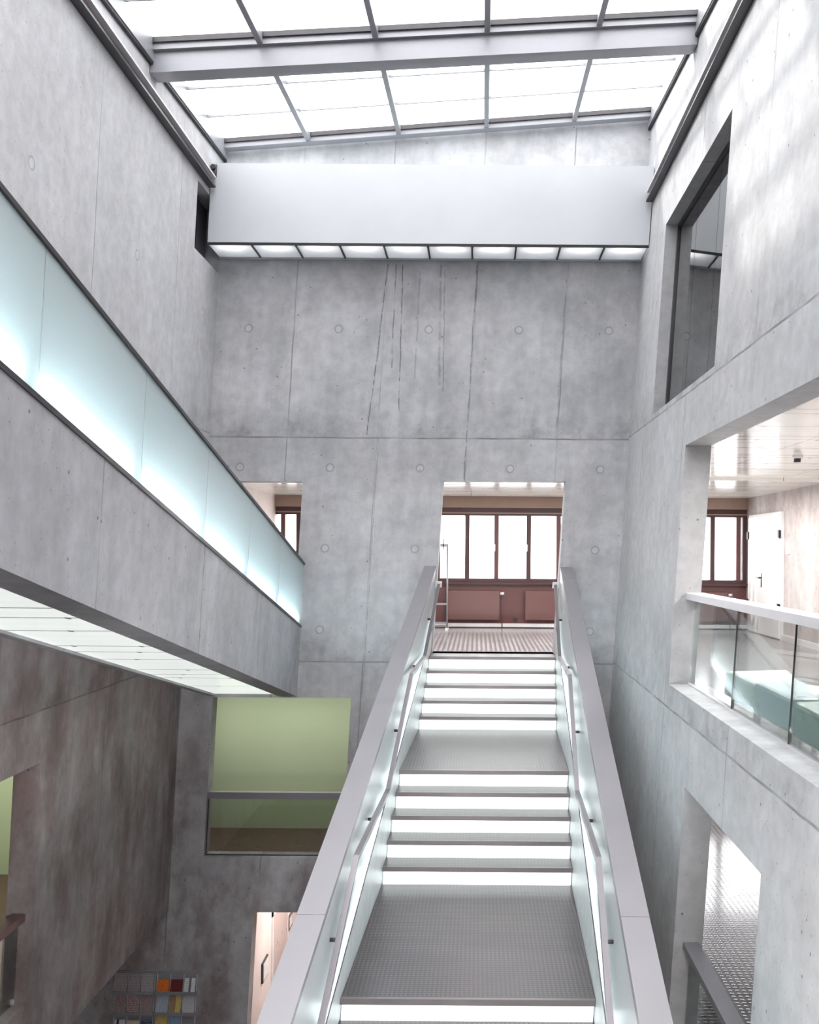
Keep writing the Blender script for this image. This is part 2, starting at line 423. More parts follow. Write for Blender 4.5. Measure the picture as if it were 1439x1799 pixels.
M['riser'] = emit('lit_riser', (0.93, 1.0, 0.985), 0.34)
M['tube'] = emit('lit_tube', (0.86, 0.98, 1.0), 6.0)
M['tube_side'] = emit('lit_tube_stair', (0.90, 0.985, 1.0), 13.0)
M['tube_warm'] = emit('lit_tube_box', (1.0, 0.96, 0.94), 5.0)
M['frost'] = frosted('frosted_glass', (0.80, 0.855, 0.865), 0.0, 0.45, 0.6, 0.25)
M['frost_stair'] = frosted('frosted_glass_stair', (0.86, 0.90, 0.91), 0.0, 0.4, 0.8, 0.28)
M['diffuser'] = frosted('opal_diffuser', (0.86, 0.86, 0.87), 0.0, 0.35, 0.4, 0.3)
M['skyglass'] = frosted('skylight_glass', (0.86, 0.87, 0.88), 0.72, 0.1, 0.2, 0.1, 0.84)
M['winglass'] = frosted('window_glass', (0.97, 0.98, 1.0), 0.85, 0.1, 0.2, 0.05)
M['glass'] = clear_glass('clear_glass', (0.93, 0.965, 0.96), 0.55)
M['glass_coated'] = clear_glass('coated_glass', (0.86, 0.88, 0.86), 3.0)
M['glass_dark'] = clear_glass('tinted_glass', (0.62, 0.64, 0.66), 1.5, 1.6)
M['soffit'] = panelled('soffit_panels', srgb(232, 238, 235), (6.1, 6.9, 7.35, 8.05, 9.05, 9.5, 10.15, 11.2, 11.75, 12.2, 13.4), 0.2, lit=0.11)  # mild glow added to the soffit panels' own colour to brighten them
M['ceiling'] = panelled('ceiling_panels', srgb(238, 238, 232), [4.5+0.62*i+0.18*((i*7) % 3) for i in range(25)], 0.14, 0.0, xlines=(-2.9, -0.2, 1.7, 3.3, 4.6))
M['brown'] = simple('brown_paint', srgb(98, 62, 61), 0.4, 0, 0.5, 0.04)
M['radiator'] = simple('radiator_paint', srgb(108, 74, 71), 0.35, 0, 0.5, 0.03)
M['brown_dark'] = simple('dark_brown_paint', srgb(72, 46, 46), 0.4, 0, 0.5, 0.05)
M['tan'] = simple('tan_paint', srgb(150, 126, 114), 0.5, 0, 0.4, 0.04)
M['green'] = simple('green_paint', srgb(164, 177, 146), 0.55, 0, 0.3, 0.02, 1)
M['white_paint'] = simple('white_paint', srgb(232, 230, 230), 0.4, 0, 0.4, 0.02)
M['pink_wall'] = simple('warm_plaster', srgb(224, 212, 206), 0.6, 0, 0.3, 0.05, 2)
M['pink_door'] = simple('warm_door', srgb(196, 178, 173), 0.3, 0, 0.5, 0.03)
M['black'] = simple('black_plastic', srgb(34, 30, 32), 0.4)
M['dark_room'] = simple('dark_room_paint', srgb(112, 112, 116), 0.6, 0, 0.3, 0.08)
M['seat_pale'] = simple('pale_green_vinyl', srgb(226, 238, 228), 0.3, 0, 0.6, 0.03)
M['seat_teal'] = simple('teal_vinyl', srgb(212, 234, 238), 0.3, 0, 0.6, 0.03)
M['seat_green'] = simple('deep_green_vinyl', srgb(176, 204, 188), 0.3, 0, 0.6, 0.03)
M['seat_side'] = simple('grey_seat_board', srgb(140, 134, 136), 0.5)
M['chrome'] = simple('chrome', srgb(200, 200, 204), 0.15, 1.0, 0.5, 0.02)
M['rack'] = simple('rack_metal', srgb(158, 158, 164), 0.35, 0.3, 0.5, 0.03)
M['leaf'] = simple('leaf', srgb(205, 212, 205), 0.4, 0, 0.5, 0.2, 20)
M['pot'] = simple('pot', srgb(180, 178, 178), 0.5)

G_, M_, U_, T_ = -8.2, -4.86, -1.52, 1.82
BY0, BY1 = 14.8, 15.1          # back wall
RX0, RX1 = 2.14, 2.42          # right wall
LX = -4.12                     # upper left wall face
LLX = -4.35                    # lower left wall face
FY = 19.9                      # facade beyond the back wall

def roof(x, y):
    ye = max(y, 9.0)
    return 6.05 + 0.0845*(x+4.14) + (0.052+0.0075*(x+4.14))*(ye-14.8)
wtop = lambda x, y: roof(x, y)-0.25

# ------------------------------------------------------------------ the setting
struct(wall_mesh('x', BY0, BY1, -9.3, 2.44, G_, 6.0, [
    (-3.9, -2.69, U_, 1.04), (-0.59, 1.24, U_, 1.07), (-3.86, -1.77, -4.60, -2.20), (-3.06, -1.7, G_, -5.42), (-8.6, -5.75, G_, -5.42)],
    top=lambda x, y: roof(x, y)-0.06).build('wall_back', M['conc_back']), 'tall grey concrete back wall with form joints and openings', 'wall')
struct(wall_mesh('y', RX0, RX1, -2.0, BY0, G_, 6.0, [
    (9.47, 12.82, 1.80, 4.27), (4.0, 10.58, -1.40, 1.16), (6.92, 9.48, M_, -2.24)],
    top=wtop, cuts=(9.0,)).build('wall_right', M['conc_right']), 'grey concrete side wall with three openings, lit by the skylight', 'wall')
under = lambda x, y: -2.18+0.22*(14.8-y)
struct(wall_mesh('y', LX-0.21, LX, -2.0, BY0, 0.0, 6.0, [(13.55, 14.79, 4.15, 5.08)],
    top=wtop, bot=lambda x, y: under(x, y)+0.6, cuts=(9.0,)).build('wall_left', M['conc_side']), 'tall grey concrete wall above the enclosed stair', 'wall')
struct(wall_mesh('y', LLX-0.27, LLX, -2.0, BY0, -5.42, 1.6, [(4.0, 10.08, -4.63, -2.18)]).build('wall_left_lower', M['conc_low']),
    'stained brownish concrete wall under the enclosed stair', 'wall')
struct(wall_mesh('x', -2.2, -2.0, -9.3, 8.4, G_, 6.0, top=lambda x, y: max(roof(min(x, 2.4), y), 4.8)).build('wall_front', M['conc_plain']), 'concrete wall behind the viewer', 'wall')
# floors
m = MB(); m.box(-9.3, 8.4, -2, 20.2, G_-0.3, G_); struct(m.build('floor_ground', M['dark_floor']), 'dark ground floor', 'floor')
m = MB(); m.box(-4.33, RX1, -2, 2.6, U_-0.35, U_); struct(m.build('floor_viewer', M['rubber']), 'upper floor where the viewer stands', 'floor')
m = MB(); m.box(-4.4, 5.5, BY0+0.28, 20.2, U_-0.35, U_).box(RX1, 5.5, 2.6, BY0+0.28, U_-0.35, U_)
struct(m.build('floor_upper', M['rubber_room']), 'studded glossy floor of the upper room', 'floor')
m = MB(); m.box(-0.59, 1.24, BY0, BY0+0.28, U_-0.3, U_); m.box(-3.9, -2.69, BY0, BY0+0.28, U_-0.3, U_)
struct(m.build('floor_threshold', M['rubber']), 'studded floor in the doorways', 'floor')
m = MB(); m.box(RX1, 8.4, 2.6, 20.2, M_-0.35, M_); struct(m.build('floor_middle', M['rubber_room']), 'bright studded floor seen through the lower opening', 'floor')
m = MB(); m.box(-9.3, LLX-0.27, -2, BY0, M_-0.35, M_).box(-9.3, 0.6, BY1, 17.5, M_-0.35, M_)
struct(m.build('floor_brown', M['brown_floor']), 'brown floor of the green room', 'floor')
m = MB(); m.box(-1.2, 1.4, -2, 4.2, M_-0.35, M_); struct(m.build('floor_stair_foot', M['rubber']), 'landing floor at the foot of the main stair', 'floor')
# ceilings
m = MB(); m.box(-4.4, 5.5, BY1, 20.2, 1.12, 1.5).box(RX1, 5.5, 2.6, BY1, 1.17, 1.5)
struct(m.build('ceiling_upper', M['ceiling']), 'white metal panel ceiling of the upper room', 'ceiling')
m = MB(); m.box(-9.3, 0.6, BY1, 17.5, -2.15, -1.9).box(-9.3, LLX-0.27, -2, BY1, -2.13, -1.9); struct(m.build('ceiling_green_room', M['white_paint']), 'white ceiling of the green room', 'ceiling')
m = MB(); m.box(RX1, 8.4, 2.6, 20.2, -2.2, -1.9); struct(m.build('ceiling_middle', M['white_paint']), 'ceiling of the middle floor side room', 'ceiling')
m = MB(); m.box(-4.0, -1.2, BY1, 20.2, -5.4, -5.22); struct(m.build('ceiling_corridor', M['white_paint']), 'ceiling of the ground floor corridor', 'ceiling')
m = MB(); m.box(RX1, 8.4, -2, 15.1, 4.62, 4.8); struct(m.build('ceiling_top', M['dark_room']), 'ceiling of the top floor room', 'ceiling')
# rooms beyond
m = MB(); m.box(-9.3, 0.6, 17.3, 17.5, M_, -1.9); struct(m.build('wall_green', M['green']), 'plain pale green painted wall behind the railing', 'wall')
m = MB(); m.box(-9.3, LLX-0.28, BY0-0.06, BY0, M_, -1.9); struct(m.build('wall_green_return', M['green']), 'green painted wall seen through the stained wall opening', 'wall')
m = MB(); m.box(-9.5, -9.3, -2, 17.5, M_, -1.9); struct(m.build('wall_green_end', M['green']), 'green end wall of the far room', 'wall')
m = MB(); m.box(0.6, 0.8, BY1, 17.5, M_, -1.9); struct(m.build('wall_green_side', M['green']), 'green return wall', 'wall')
m = MB(); m.box(-9.3, -3.75, 17.3, 17.5, G_, M_-0.35); struct(m.build('wall_ground_back', M['brown_dark']), 'dark wall behind the ground floor opening', 'wall')
m = MB(); m.box(-9.5, -9.3, -2, 17.5, G_, M_-0.35); struct(m.build('wall_ground_end', M['conc_plain']), 'dark end wall of the ground floor', 'wall')
m = MB(); m.box(-4.3, -4.08, BY1, 20.2, U_, 1.12); struct(m.build('wall_upper_left', M['pink_wall']), 'beige side wall seen through the small opening', 'wall')
m = MB(); m.box(5.41, 5.6, 2.6, 20.2, U_, 1.2); struct(m.build('wall_upper_right', M['conc_room']), 'worn pale concrete side wall with a white door', 'wall')
m = MB(); m.box(8.4, 8.6, -2, 20.2, G_, 4.8); struct(m.build('wall_outer', M['conc_plain']), 'outer concrete wall', 'wall')
m = MB(); m.box(RX1, 8.4, 15.1, 15.3, T_-0.4, 4.8); struct(m.build('wall_top_room', M['dark_room']), 'dark end wall of the top floor room', 'wall')
m = MB(); m.box(RX1, 8.4, -2, 15.1, T_-0.3, T_); struct(m.build('floor_top', M['dark_floor']), 'floor of the top floor room', 'floor')
m = MB(); m.box(RX1, 8.4, 2.4, 2.6, G_, -1.9); struct(m.build('wall_middle_end', M['conc_plain']), 'near end wall of the middle floor room', 'wall')
m = MB(); m.box(-3.75, -3.55, BY1+0.06, 20.2, G_, -5.4); struct(m.build('wall_corridor', M['pink_wall']), 'warm white corridor side wall', 'wall')
m = MB(); m.box(-1.4, -1.2, BY1, 20.2, G_, -5.4).box(-3.6, -1.2, 20.2, 20.4, G_, -5.2); struct(m.build('wall_corridor_end', M['pink_wall']), 'warm white corridor end', 'wall')
# niche behind the light box in the left wall
m = MB(); m.box(LX-0.30, LX-0.21, 13.4, 14.8, 4.0, 5.2); struct(m.build('wall_niche', M['dark_room']), 'dark back of the niche beside the light box', 'wall')
m = MB(); m.box(LX-0.20, LX-0.16, 13.72, 13.78, 4.15, 5.08); m.box(LX-0.20, LX-0.16, 14.1, 14.14, 4.15, 5.08)
m.box(LX-0.16, LX-0.12, 13.74, 13.77, 4.35, 4.75).box(LX-0.16, LX-0.10, 13.74, 13.86, 4.58, 4.61)
struct(m.build('trim_1', M['black']), 'dark frame and latch in the niche', 'trim')

# facade of the upper room
fac = sempty('wall_facade', 'brown facade wall under and over the window band', 'wall', (0.6, FY, U_))
m = MB(); m.box(-4.1, 5.41, FY, FY+0.25, U_, -0.60); m.build('parapet', M['brown'], fac)
m = MB(); m.box(-4.1, 5.41, FY-0.1, FY+0.25, 0.89, 1.12); struct(m.build('trim_2', M['tan']), 'tan painted band above the windows', 'trim')
m = MB(); m.box(-4.1, 5.41, FY-0.07, FY+0.0, -1.50, -1.43); struct(m.build('baseboard_2', M['bright_metal']), 'pale skirting under the radiators', 'trim')
win = sempty('window_2', 'brown framed window band with blown out daylight', 'window', (0.6, FY, -0.6))
m = MB(); m.box(-4.1, 5.41, FY-0.02, FY+0.14, 0.735, 0.89).box(-4.1, 5.41, FY-0.02, FY+0.14, -0.60, -0.53); m.build('frame', M['brown_dark'], win)
m = MB(); m.box(-4.1, 5.41, FY-0.10, FY+0.1, -0.645, -0.60); m.build('sill', M['brown_dark'], win)
m = MB(); m.box(-4.1, 5.41, FY-0.04, FY-0.02, 0.775, 0.80).build('head_trim', M['tan'], win)
mull = [-3.93, -3.62, -3.03, -2.42, -1.82, -1.42, -0.81, -0.22, 0.37, 1.02, 1.62, 2.22, 2.85, 3.45, 4.10, 4.72, 5.24, 5.37]
for i, x in enumerate(mull):
    m = MB(); m.box(x-0.045, x+0.045, FY-0.03, FY+0.13, -0.54, 0.74); m.build('mullion', M['brown_dark'] if i % 2 else M['brown'], win)
    if i+1 < len(mull):
        x2 = mull[i+1]
        m = MB(); m.box(x+0.045, x2-0.045, FY+0.06, FY+0.075, -0.53, 0.735); m.build('pane', M['winglass'], win)
for x in (0.335, 0.985):
    m = MB(); m.box(x-0.012, x+0.012, FY-0.05, FY-0.03, 0.02, 0.16).box(x-0.01, x+0.01, FY-0.08, FY-0.05, 0.06, 0.09); m.build('handle', M['bright_metal'], win)
m = MB(); m.box(-3.55, -3.53, FY-0.09, FY-0.02, 0.0, 0.12).box(-3.60, -3.3, FY-0.08, FY-0.05, -0.05, -0.02); m.build('handle', M['steel_dark'], win)
def radiator(x0, x1, label):
    t = thing('radiator', label, 'radiator', ((x0+x1)/2, FY-0.06, -1.36), 'brown panel radiators below the windows')
    m = MB(); m.box(x0, x1, FY-0.10, FY-0.035, -1.36, -0.775); m.build('panel', M['radiator'], t, 0.01)
    m = MB(); m.box(x0+0.1, x0+0.14, FY-0.035, FY-0.001, -1.2, -0.9); m.build('bracket', M['steel_dark'], t)
    m = MB(); m.box(x1-0.14, x1-0.1, FY-0.035, FY-0.001, -1.2, -0.9); m.build('bracket', M['steel_dark'], t)
    m = MB(); m.tube([(x1+0.01, FY-0.07, -0.83), (x1+0.09, FY-0.07, -0.83)], 0.032); m.build('valve', M['bright_metal'], t)
    m = MB(); m.tube([(x1+0.05, FY-0.07, -0.83), (x1+0.05, FY-0.07, -1.5)], 0.010, 8); m.build('pipe', M['radiator'], t)
radiator(-0.62, 0.44, 'brown panel radiator under the window, directly behind the white stand at stair top')
radiator(0.95, 2.05, 'brown panel radiator at the right edge of the stair doorway')
radiator(3.55, 5.02, 'brown radiator beyond the glass railing, beside the white door')
m = MB(); m.box(0.72, 0.80, FY-0.02, FY, -1.39, -1.31); tag(m.build('wall_socket', M['steel_dark'], None), 'small dark wall socket low between the two radiators', 'socket')
# white stand at the top of the stair
st = thing('display_stand', 'white tubular stand with crossbars beside the window at stair top', 'stand', (-0.72, 19.35, U_))
for x, zt in ((-0.88, -0.55), (-0.60, 0.14)):
    m = MB(); m.tube([(x, 19.35, U_+0.02), (x, 19.35, zt)], 0.018, 8); m.build('post', M['steel_frame'], st)
for z in (-1.02, -1.39, -1.45):
    m = MB(); m.box(-0.88, -0.60, 19.335, 19.365, z-0.018, z+0.018); m.build('crossbar', M['steel_frame'], st)
m = MB(); m.box(-0.74, -0.58, 19.33, 19.37, 0.10, 0.16); m.build('clamp', M['steel_frame'], st)
m = MB(); m.tube([(-0.68, 19.33, 0.05), (-0.68, 19.33, 0.26)], 0.012, 8); m.build('hook', M['steel_dark'], st)
for x in (-0.88, -0.60):
    m = MB(); m.box(x-0.03, x+0.03, 19.12, 19.55, U_, U_+0.03); m.build('foot', M['white_paint'], st)
# side room: door, plates, unseen near window added for more daylight
dr = sempty('door_1', 'white double door with black hinges in the worn concrete wall', 'door', (5.41, 18.5, U_))
m = MB(); m.box(5.36, 5.42, 17.48, 19.56, U_, 0.76); m.build('frame', M['white_paint'], dr)
m = MB(); m.box(5.335, 5.36, 17.53, 19.51, U_+0.02, 0.71); m.build('leaf', M['white_paint'], dr)
m = MB(); m.box(5.325, 5.335, 18.55, 18.60, -0.62, -0.36).box(5.28, 5.325, 18.56, 18.59, -0.46, -0.43).box(5.28, 5.295, 18.56, 18.78, -0.46, -0.43); m.build('handle', M['steel_dark'], dr)
for y in (17.50, 19.50):
    for z in (0.36, -0.95):
        m = MB(); m.box(5.31, 5.345, y-0.04, y+0.04, z-0.07, z+0.07); m.build('hinge', M['black'], dr)
m = MB(); m.box(5.38, 5.41, 17.14, 17.26, 0.0, 0.22); tag(m.build('switch_plate', M['white_paint']), 'white switch plate on the concrete wall beside the white door', 'switch')
m = MB(); m.box(5.37, 5.41, 2.6, 17.48, U_, U_+0.10); struct(m.build('baseboard_1', M['bright_metal']), 'pale skirting along the worn concrete wall', 'trim')
sd = thing('smoke_detector', 'small round detector on the white panel ceiling of the upper room', 'detector', (3.7, 11.7, 1.17))
m = MB(); m.tube([(3.7, 11.7, 1.17), (3.7, 11.7, 1.135)], 0.06, 16); m.build('base', M['white_paint'], sd)
m = MB(); m.tube([(3.7, 11.7, 1.135), (3.7, 11.7, 1.10), (3.7, 11.7, 1.09)], 0.04, 16); m.build('sensor', M['steel_dark'], sd)
w5 = sempty('added_window', 'unseen window added to brighten the side room', 'window', (4, 2.5, U_))
m = MB(); m.box(RX1, 5.5, 2.4, 2.6, U_-0.35, -1.2).box(RX1, 5.5, 2.4, 2.6, 0.95, 1.5).box(3.9, 4.0, 2.42, 2.55, -1.2, 0.95); m.build('frame', M['brown_dark'], w5)
m = MB(); m.box(RX1, 5.5, 2.48, 2.5, -1.2, 0.95); m.build('pane', M['winglass'], w5)
# middle floor facade
f2 = sempty('wall_facade_lower', 'brown facade below the windows of the middle floor', 'wall', (4.5, FY, M_))
m = MB(); m.box(RX0, 8.4, FY, FY+0.25, M_, M_+0.95).box(RX0, 8.4, FY, FY+0.25, M_+2.45, -1.9); m.build('parapet', M['brown'], f2)
w3 = sempty('window_3', 'window band of the middle floor room', 'window', (4.5, FY, M_))
for x in (2.5, 3.7, 4.9, 6.1, 7.3, 8.35):
    m = MB(); m.box(x-0.05, x+0.05, FY-0.02, FY+0.12, M_+0.95, M_+2.45); m.build('mullion', M['brown_dark'], w3)
m = MB(); m.box(2.4, 8.4, FY+0.06, FY+0.075, M_+0.95, M_+2.45); m.build('pane', M['winglass'], w3)
m = MB(); m.box(RX0, RX1+0.3, BY1, FY, M_, -1.9); struct(m.build('wall_middle_side', M['conc_plain']), 'concrete side wall of the middle floor room', 'wall')

# top floor window in the right wall
w4 = sempty('window_4', 'tall dark internal window recessed in the concrete side wall', 'window', (RX0+0.17, 11.1, 1.8))
m = MB(); m.box(RX0+0.15, RX0+0.21, 12.76, 12.82, 1.80, 4.27).box(RX0+0.15, RX0+0.21, 9.47, 12.82, 4.22, 4.27).box(RX0+0.15, RX0+0.21, 9.47, 12.82, 1.80, 1.84); m.build('frame', M['steel_dark'], w4)
for y0, y1 in ((9.47, 10.55), (10.56, 11.68), (11.69, 12.76)):
    m = MB(); m.box(RX0+0.172, RX0+0.186, y0, y1, 1.84, 4.22); m.build('pane', M['glass_dark'], w4)
# ------------------------------------------------------------------ skylight
sk = sempty('window_1', 'sloping glazed skylight with steel bars over the hall', 'window', (-0.8, 14.0, 6.2))
BAYS = [14.78, 11.6, 8.35, 5.1, 1.85, -2.0]
MX = [LX-0.02, -2.86, -1.55, -0.28, 0.99, RX0+0.02]
def rq(m, x0, x1, y0, y1, lo, hi):      # slab following the roof plane
    pts = [(x0, y0), (x1, y0), (x1, y1), (x0, y1)]
    m.hexa([(x, y, roof(x, y)+lo) for x, y in pts]+[(x, y, roof(x, y)+hi) for x, y in pts]); return m
for b in range(5):
    ya, yb = BAYS[b+1], BAYS[b]
    segs = [ya, 9.0, yb] if ya < 9.0 < yb else [ya, yb]
    for i in range(5):
        m = MB()
        for q in range(len(segs)-1): rq(m, MX[i], MX[i+1], segs[q], segs[q+1], 0.03, 0.05)
        m.build('pane', M['skyglass'], sk)
    for i in range(1, 5):
        m = MB()
        for q in range(len(segs)-1): rq(m, MX[i]-0.032, MX[i]+0.032, segs[q], segs[q+1], -0.09, 0.03)
        m.build('glazing_bar', M['steel_frame'], sk)
    for dy in (1.12, 2.05):
        if b < 2:
            m = MB(); rq(m, MX[0], MX[-1], yb-dy-0.012, yb-dy+0.012, -0.01, 0.02); m.build('outer_bar', M['steel_frame'], sk)
    m = MB(); rq(m, MX[0], MX[-1], yb-0.20, yb-0.02, -0.10, 0.03); rq(m, MX[0], MX[-1], ya+0.02, ya+0.20 if b < 4 else ya+0.1, -0.10, 0.03); m.build('edge_frame', M['steel_frame'], sk)
    m = MB(); rq(m, MX[0]+0.02, MX[-1]-0.02, yb-0.235, yb-0.2, -0.03, 0.03); m.build('gasket', M['steel_dark'], sk)
for y in BAYS[1:5]:
    m = MB(); rq(m, MX[0]+0.03, MX[-1]-0.03, y-0.14, y+0.14, -0.34, -0.08); m.build('beam', M['steel_frame'], sk)
for x0, x1 in ((LX-0.06, LX+0.05), (RX0-0.05, RX0+0.06)):
    m = MB(); rq(m, x0, x1, 9.0, 14.78, -0.22, 0.04); rq(m, x0, x1, -2, 9.0, -0.22, 0.04); m.build('curb', M['steel_frame'], sk)
    m = MB(); rq(m, x0+0.01, x1-0.01, 9.0, 14.78, -0.25, -0.22); rq(m, x0+0.01, x1-0.01, -2, 9.0, -0.25, -0.22); m.build('shadow_gap', M['shadow_gap'], sk)  # solid dark strip coloured as the shade in the gap under the curb
for x in (LX-0.12, RX0+0.12):   # roof edge covering the wall heads
    m = MB(); rq(m, x-0.14, x+0.10, 9.0, 15.1, 0.0, 0.12); rq(m, x-0.14, x+0.10, -2.2, 9.0, 0.0, 0.12); m.build('flashing', M['steel_frame'], sk)

# rails for the light box
for side, x0, x1, z, lab in ((-1, LX, LX+0.10, 5.23, 'dark grooved metal rail along the concrete wall above the enclosed stair'),
                             (1, RX0-0.10, RX0, 5.07, 'dark grooved metal rail along the wall above the tall dark window')):
    t = thing('wall_rail', lab, 'rail', ((x0+x1)/2, 9, z), 'rails carrying the white light box')
    m = MB(); m.box(x0, x1, -1.8, 14.06, z-0.07, z-0.045); m.build('lower_flange', M['steel_dark'], t)
    m = MB(); m.box(x0, x1, -1.8, 14.06, z+0.06, z+0.085); m.build('upper_flange', M['bright_metal'], t)
    xa, xb = (x0, x0+0.03) if side < 0 else (x1-0.03, x1)
    m = MB(); m.box(xa, xb, -1.8, 14.06, z-0.045, z+0.06); m.build('web', M['alu'], t)

# white light box hanging under the skylight
lb = thing('light_box', 'long white box across the back wall with ten lit panels underneath', 'light box', (-0.9, 14.4, 4.35))
bx0, bx1 = LX+0.015, RX0-0.012
m = MB(); m.box(bx0, bx1, 14.1, 14.125, 4.40, 5.53); m.build('front_panel', M['white_panel'], lb)
m = MB(); m.box(bx0, bx1, 14.125, 14.79, 5.49, 5.52).box(bx0, bx1, 14.76, 14.79, 4.40, 5.49).box(bx0, bx0+0.02, 14.125, 14.76, 4.40, 5.49).box(bx1-0.02, bx1, 14.125, 14.76, 4.40, 5.49); m.build('casing', M['white_lining'], lb)
m = MB(); m.box(bx0, bx1, 14.105, 14.125, 4.365, 4.40); m.build('edge_seal', M['shadow_gap'], lb)
m = MB(); m.box(bx0, bx1, 14.70, 14.79, 4.36, 4.40); m.build('rear_rail', M['white_panel'], lb)
nb = 10; wpan = (bx1-bx0)/nb
for i in range(nb):
    xa, xb = bx0+i*wpan, bx0+(i+1)*wpan
    m = MB(); m.box(xa+0.012, xb-0.012, 14.125, 14.70, 4.37, 4.38); m.build('light_panel', M['diffuser'], lb)
    if i: MB().box(xa-0.012, xa+0.012, 14.125, 14.70, 4.355, 4.39).build('divider', M['steel_dark'], lb)
    m = MB(); m.tube([((xa+xb)/2-0.14, 14.24, 4.52), ((xa+xb)/2+0.14, 14.24, 4.52)], 0.03, 8); m.build('lamp', M['tube_warm'], lb)
m = MB(); m.tube([(bx0+0.04, 14.07, 5.45), (bx0+0.04, 14.02, 5.45)], 0.035, 10).tube([(bx0+0.04, 14.07, 5.36), (bx0+0.04, 14.02, 5.36)], 0.03, 10).box(bx0, bx0+0.08, 14.075, 14.1, 5.32, 5.5)
m.build('wheel_bracket', M['steel_dark'], lb)

# ------------------------------------------------------------------ enclosed stair on the left
BX0, BX1 = -2.87, -2.59
lo = lambda y: -2.18+0.22*(14.8-y); gb = lambda y: -1.15+0.22*(14.8-y); gt = lambda y: -0.213+0.2145*(14.8-y)
es = thing('enclosed_stair', 'concrete enclosed stair climbing along the wall with glowing frosted glass side', 'staircase', (-3.3, 14.8, -2.18))
YN = -1.9
m = MB(); m.prism([(YN, lo(YN)), (14.79, lo(14.79)), (14.79, gb(14.79)), (YN, gb(YN))], BX0, BX1); m.build('side_beam', M['conc_beam'], es)
m = MB(); m.prism([(YN, lo(YN)), (14.79, lo(14.79)), (14.79, lo(14.79)+0.3), (YN, lo(YN)+0.3)], -3.93, -3.82); m.build('wall_beam', M['conc_beam'], es)
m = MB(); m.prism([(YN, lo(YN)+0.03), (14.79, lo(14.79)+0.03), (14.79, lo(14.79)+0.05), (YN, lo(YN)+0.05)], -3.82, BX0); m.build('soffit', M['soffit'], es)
m = MB(); m.prism([(YN, lo(YN)+0.06), (14.79, lo(14.79)+0.06), (14.79, lo(14.79)+0.3), (YN, lo(YN)+0.3)], -4.11, BX0); m.build('slab', M['conc_beam'], es)
m = MB(); m.prism([(YN, gb(YN)+0.0), (14.79, gb(14.79)), (14.79, gb(14.79)+0.035), (YN, gb(YN)+0.035)], BX1-0.05, BX1+0.012); m.build('base_rail', M['steel_dark'], es)
m = MB(); m.prism([(YN, gt(YN)), (14.79, gt(14.79)), (14.79, gt(14.79)+0.03), (YN, gt(YN)+0.03)], BX1-0.24, BX1+0.014); m.build('top_rail', M['steel_dark'], es)
m = MB(); m.prism([(YN, gt(YN)+0.03), (14.79, gt(14.79)+0.03), (14.79, gt(14.79)+0.042), (YN, gt(YN)+0.042)], BX1-0.24, BX1+0.0); m.build('rail_cap', M['alu'], es)
m = MB(); m.prism([(YN, gb(YN)), (14.79, gb(14.79)), (14.79, gt(14.79)), (YN, gt(YN))], BX1-0.25, BX1-0.24); m.build('inner_lining', M['white_lining'], es)
joints = [14.77, 12.98, 11.17, 9.33, 7.50, 5.70, 3.90, 2.1, 0.3, YN]
for i in range(len(joints)-1):
    y1, y0 = joints[i]-0.006, joints[i+1]+0.006
    m = MB(); m.prism([(y0, gb(y0)+0.035), (y1, gb(y1)+0.035), (y1, gt(y1)), (y0, gt(y0))], BX1-0.02, BX1-0.005); m.build('glass_panel', M['frost'], es)
yt = 14.6
while yt > 0:
    y0, y1 = yt-1.62, yt
    m = MB(); m.tube([(BX1-0.075, y1, gb(y1)+0.10), (BX1-0.075, y0, gb(y0)+0.10)], 0.02, 8); m.build('lamp', M['tube'], es)
    yt -= 1.82

# ------------------------------------------------------------------ main stair
cx = lambda y: 0.318+0.0233*(y-14.8)
HW = 0.928
ms = thing('main_staircase', 'wide stair with glowing white risers and dark studded treads between metal balustrades', 'staircase', (cx(9.5), 9.5, M_))
steps = []
y, z = 14.33, U_
for i in range(5): steps.append((14.33-0.29*i, U_-0.17*i))
steps.append((10.70, U_-0.85))
for i in range(1, 5): steps.append((10.70-0.29*i, U_-0.85-0.17*i))
steps.append((7.10, U_-1.70))
for i in range(1, 10): steps.append((7.10-0.29*i, U_-1.70-0.164*i))
def sx(y, s): return cx(y)+s*HW
def slab(m, y0, y1, z0, z1, e=0.0):
    m.hexa([(sx(y0, -1)+e, y0, z0), (sx(y0, 1)-e, y0, z0), (sx(y1, 1)-e, y1, z0), (sx(y1, -1)+e, y1, z0),
            (sx(y0, -1)+e, y0, z1), (sx(y0, 1)-e, y0, z1), (sx(y1, 1)-e, y1, z1), (sx(y1, -1)+e, y1, z1)]); return m
for i, (y, z) in enumerate(steps):
    yb = BY0 if i == 0 else steps[i-1][0]+0.045
    land = (yb-y) > 0.9
    t = slab(MB(), y+0.03, yb, z-0.04, z, 0.004).build('landing' if land else 'tread', M['rubber'], ms)
    n = slab(MB(), y, y+0.032, z-0.042, z+0.003, 0.002); n.build('nosing', M['nosing'], t)
    zl = steps[i+1][1] if i+1 < len(steps) else M_
    slab(MB(), y+0.022, y+0.04, zl, z-0.042, 0.012).build('riser', M['riser'], ms)
zc = lambda y: -0.213-0.238*(14.8-y); zs = lambda y: -2.97+0.238*(y-7.1)
YB = 4.25
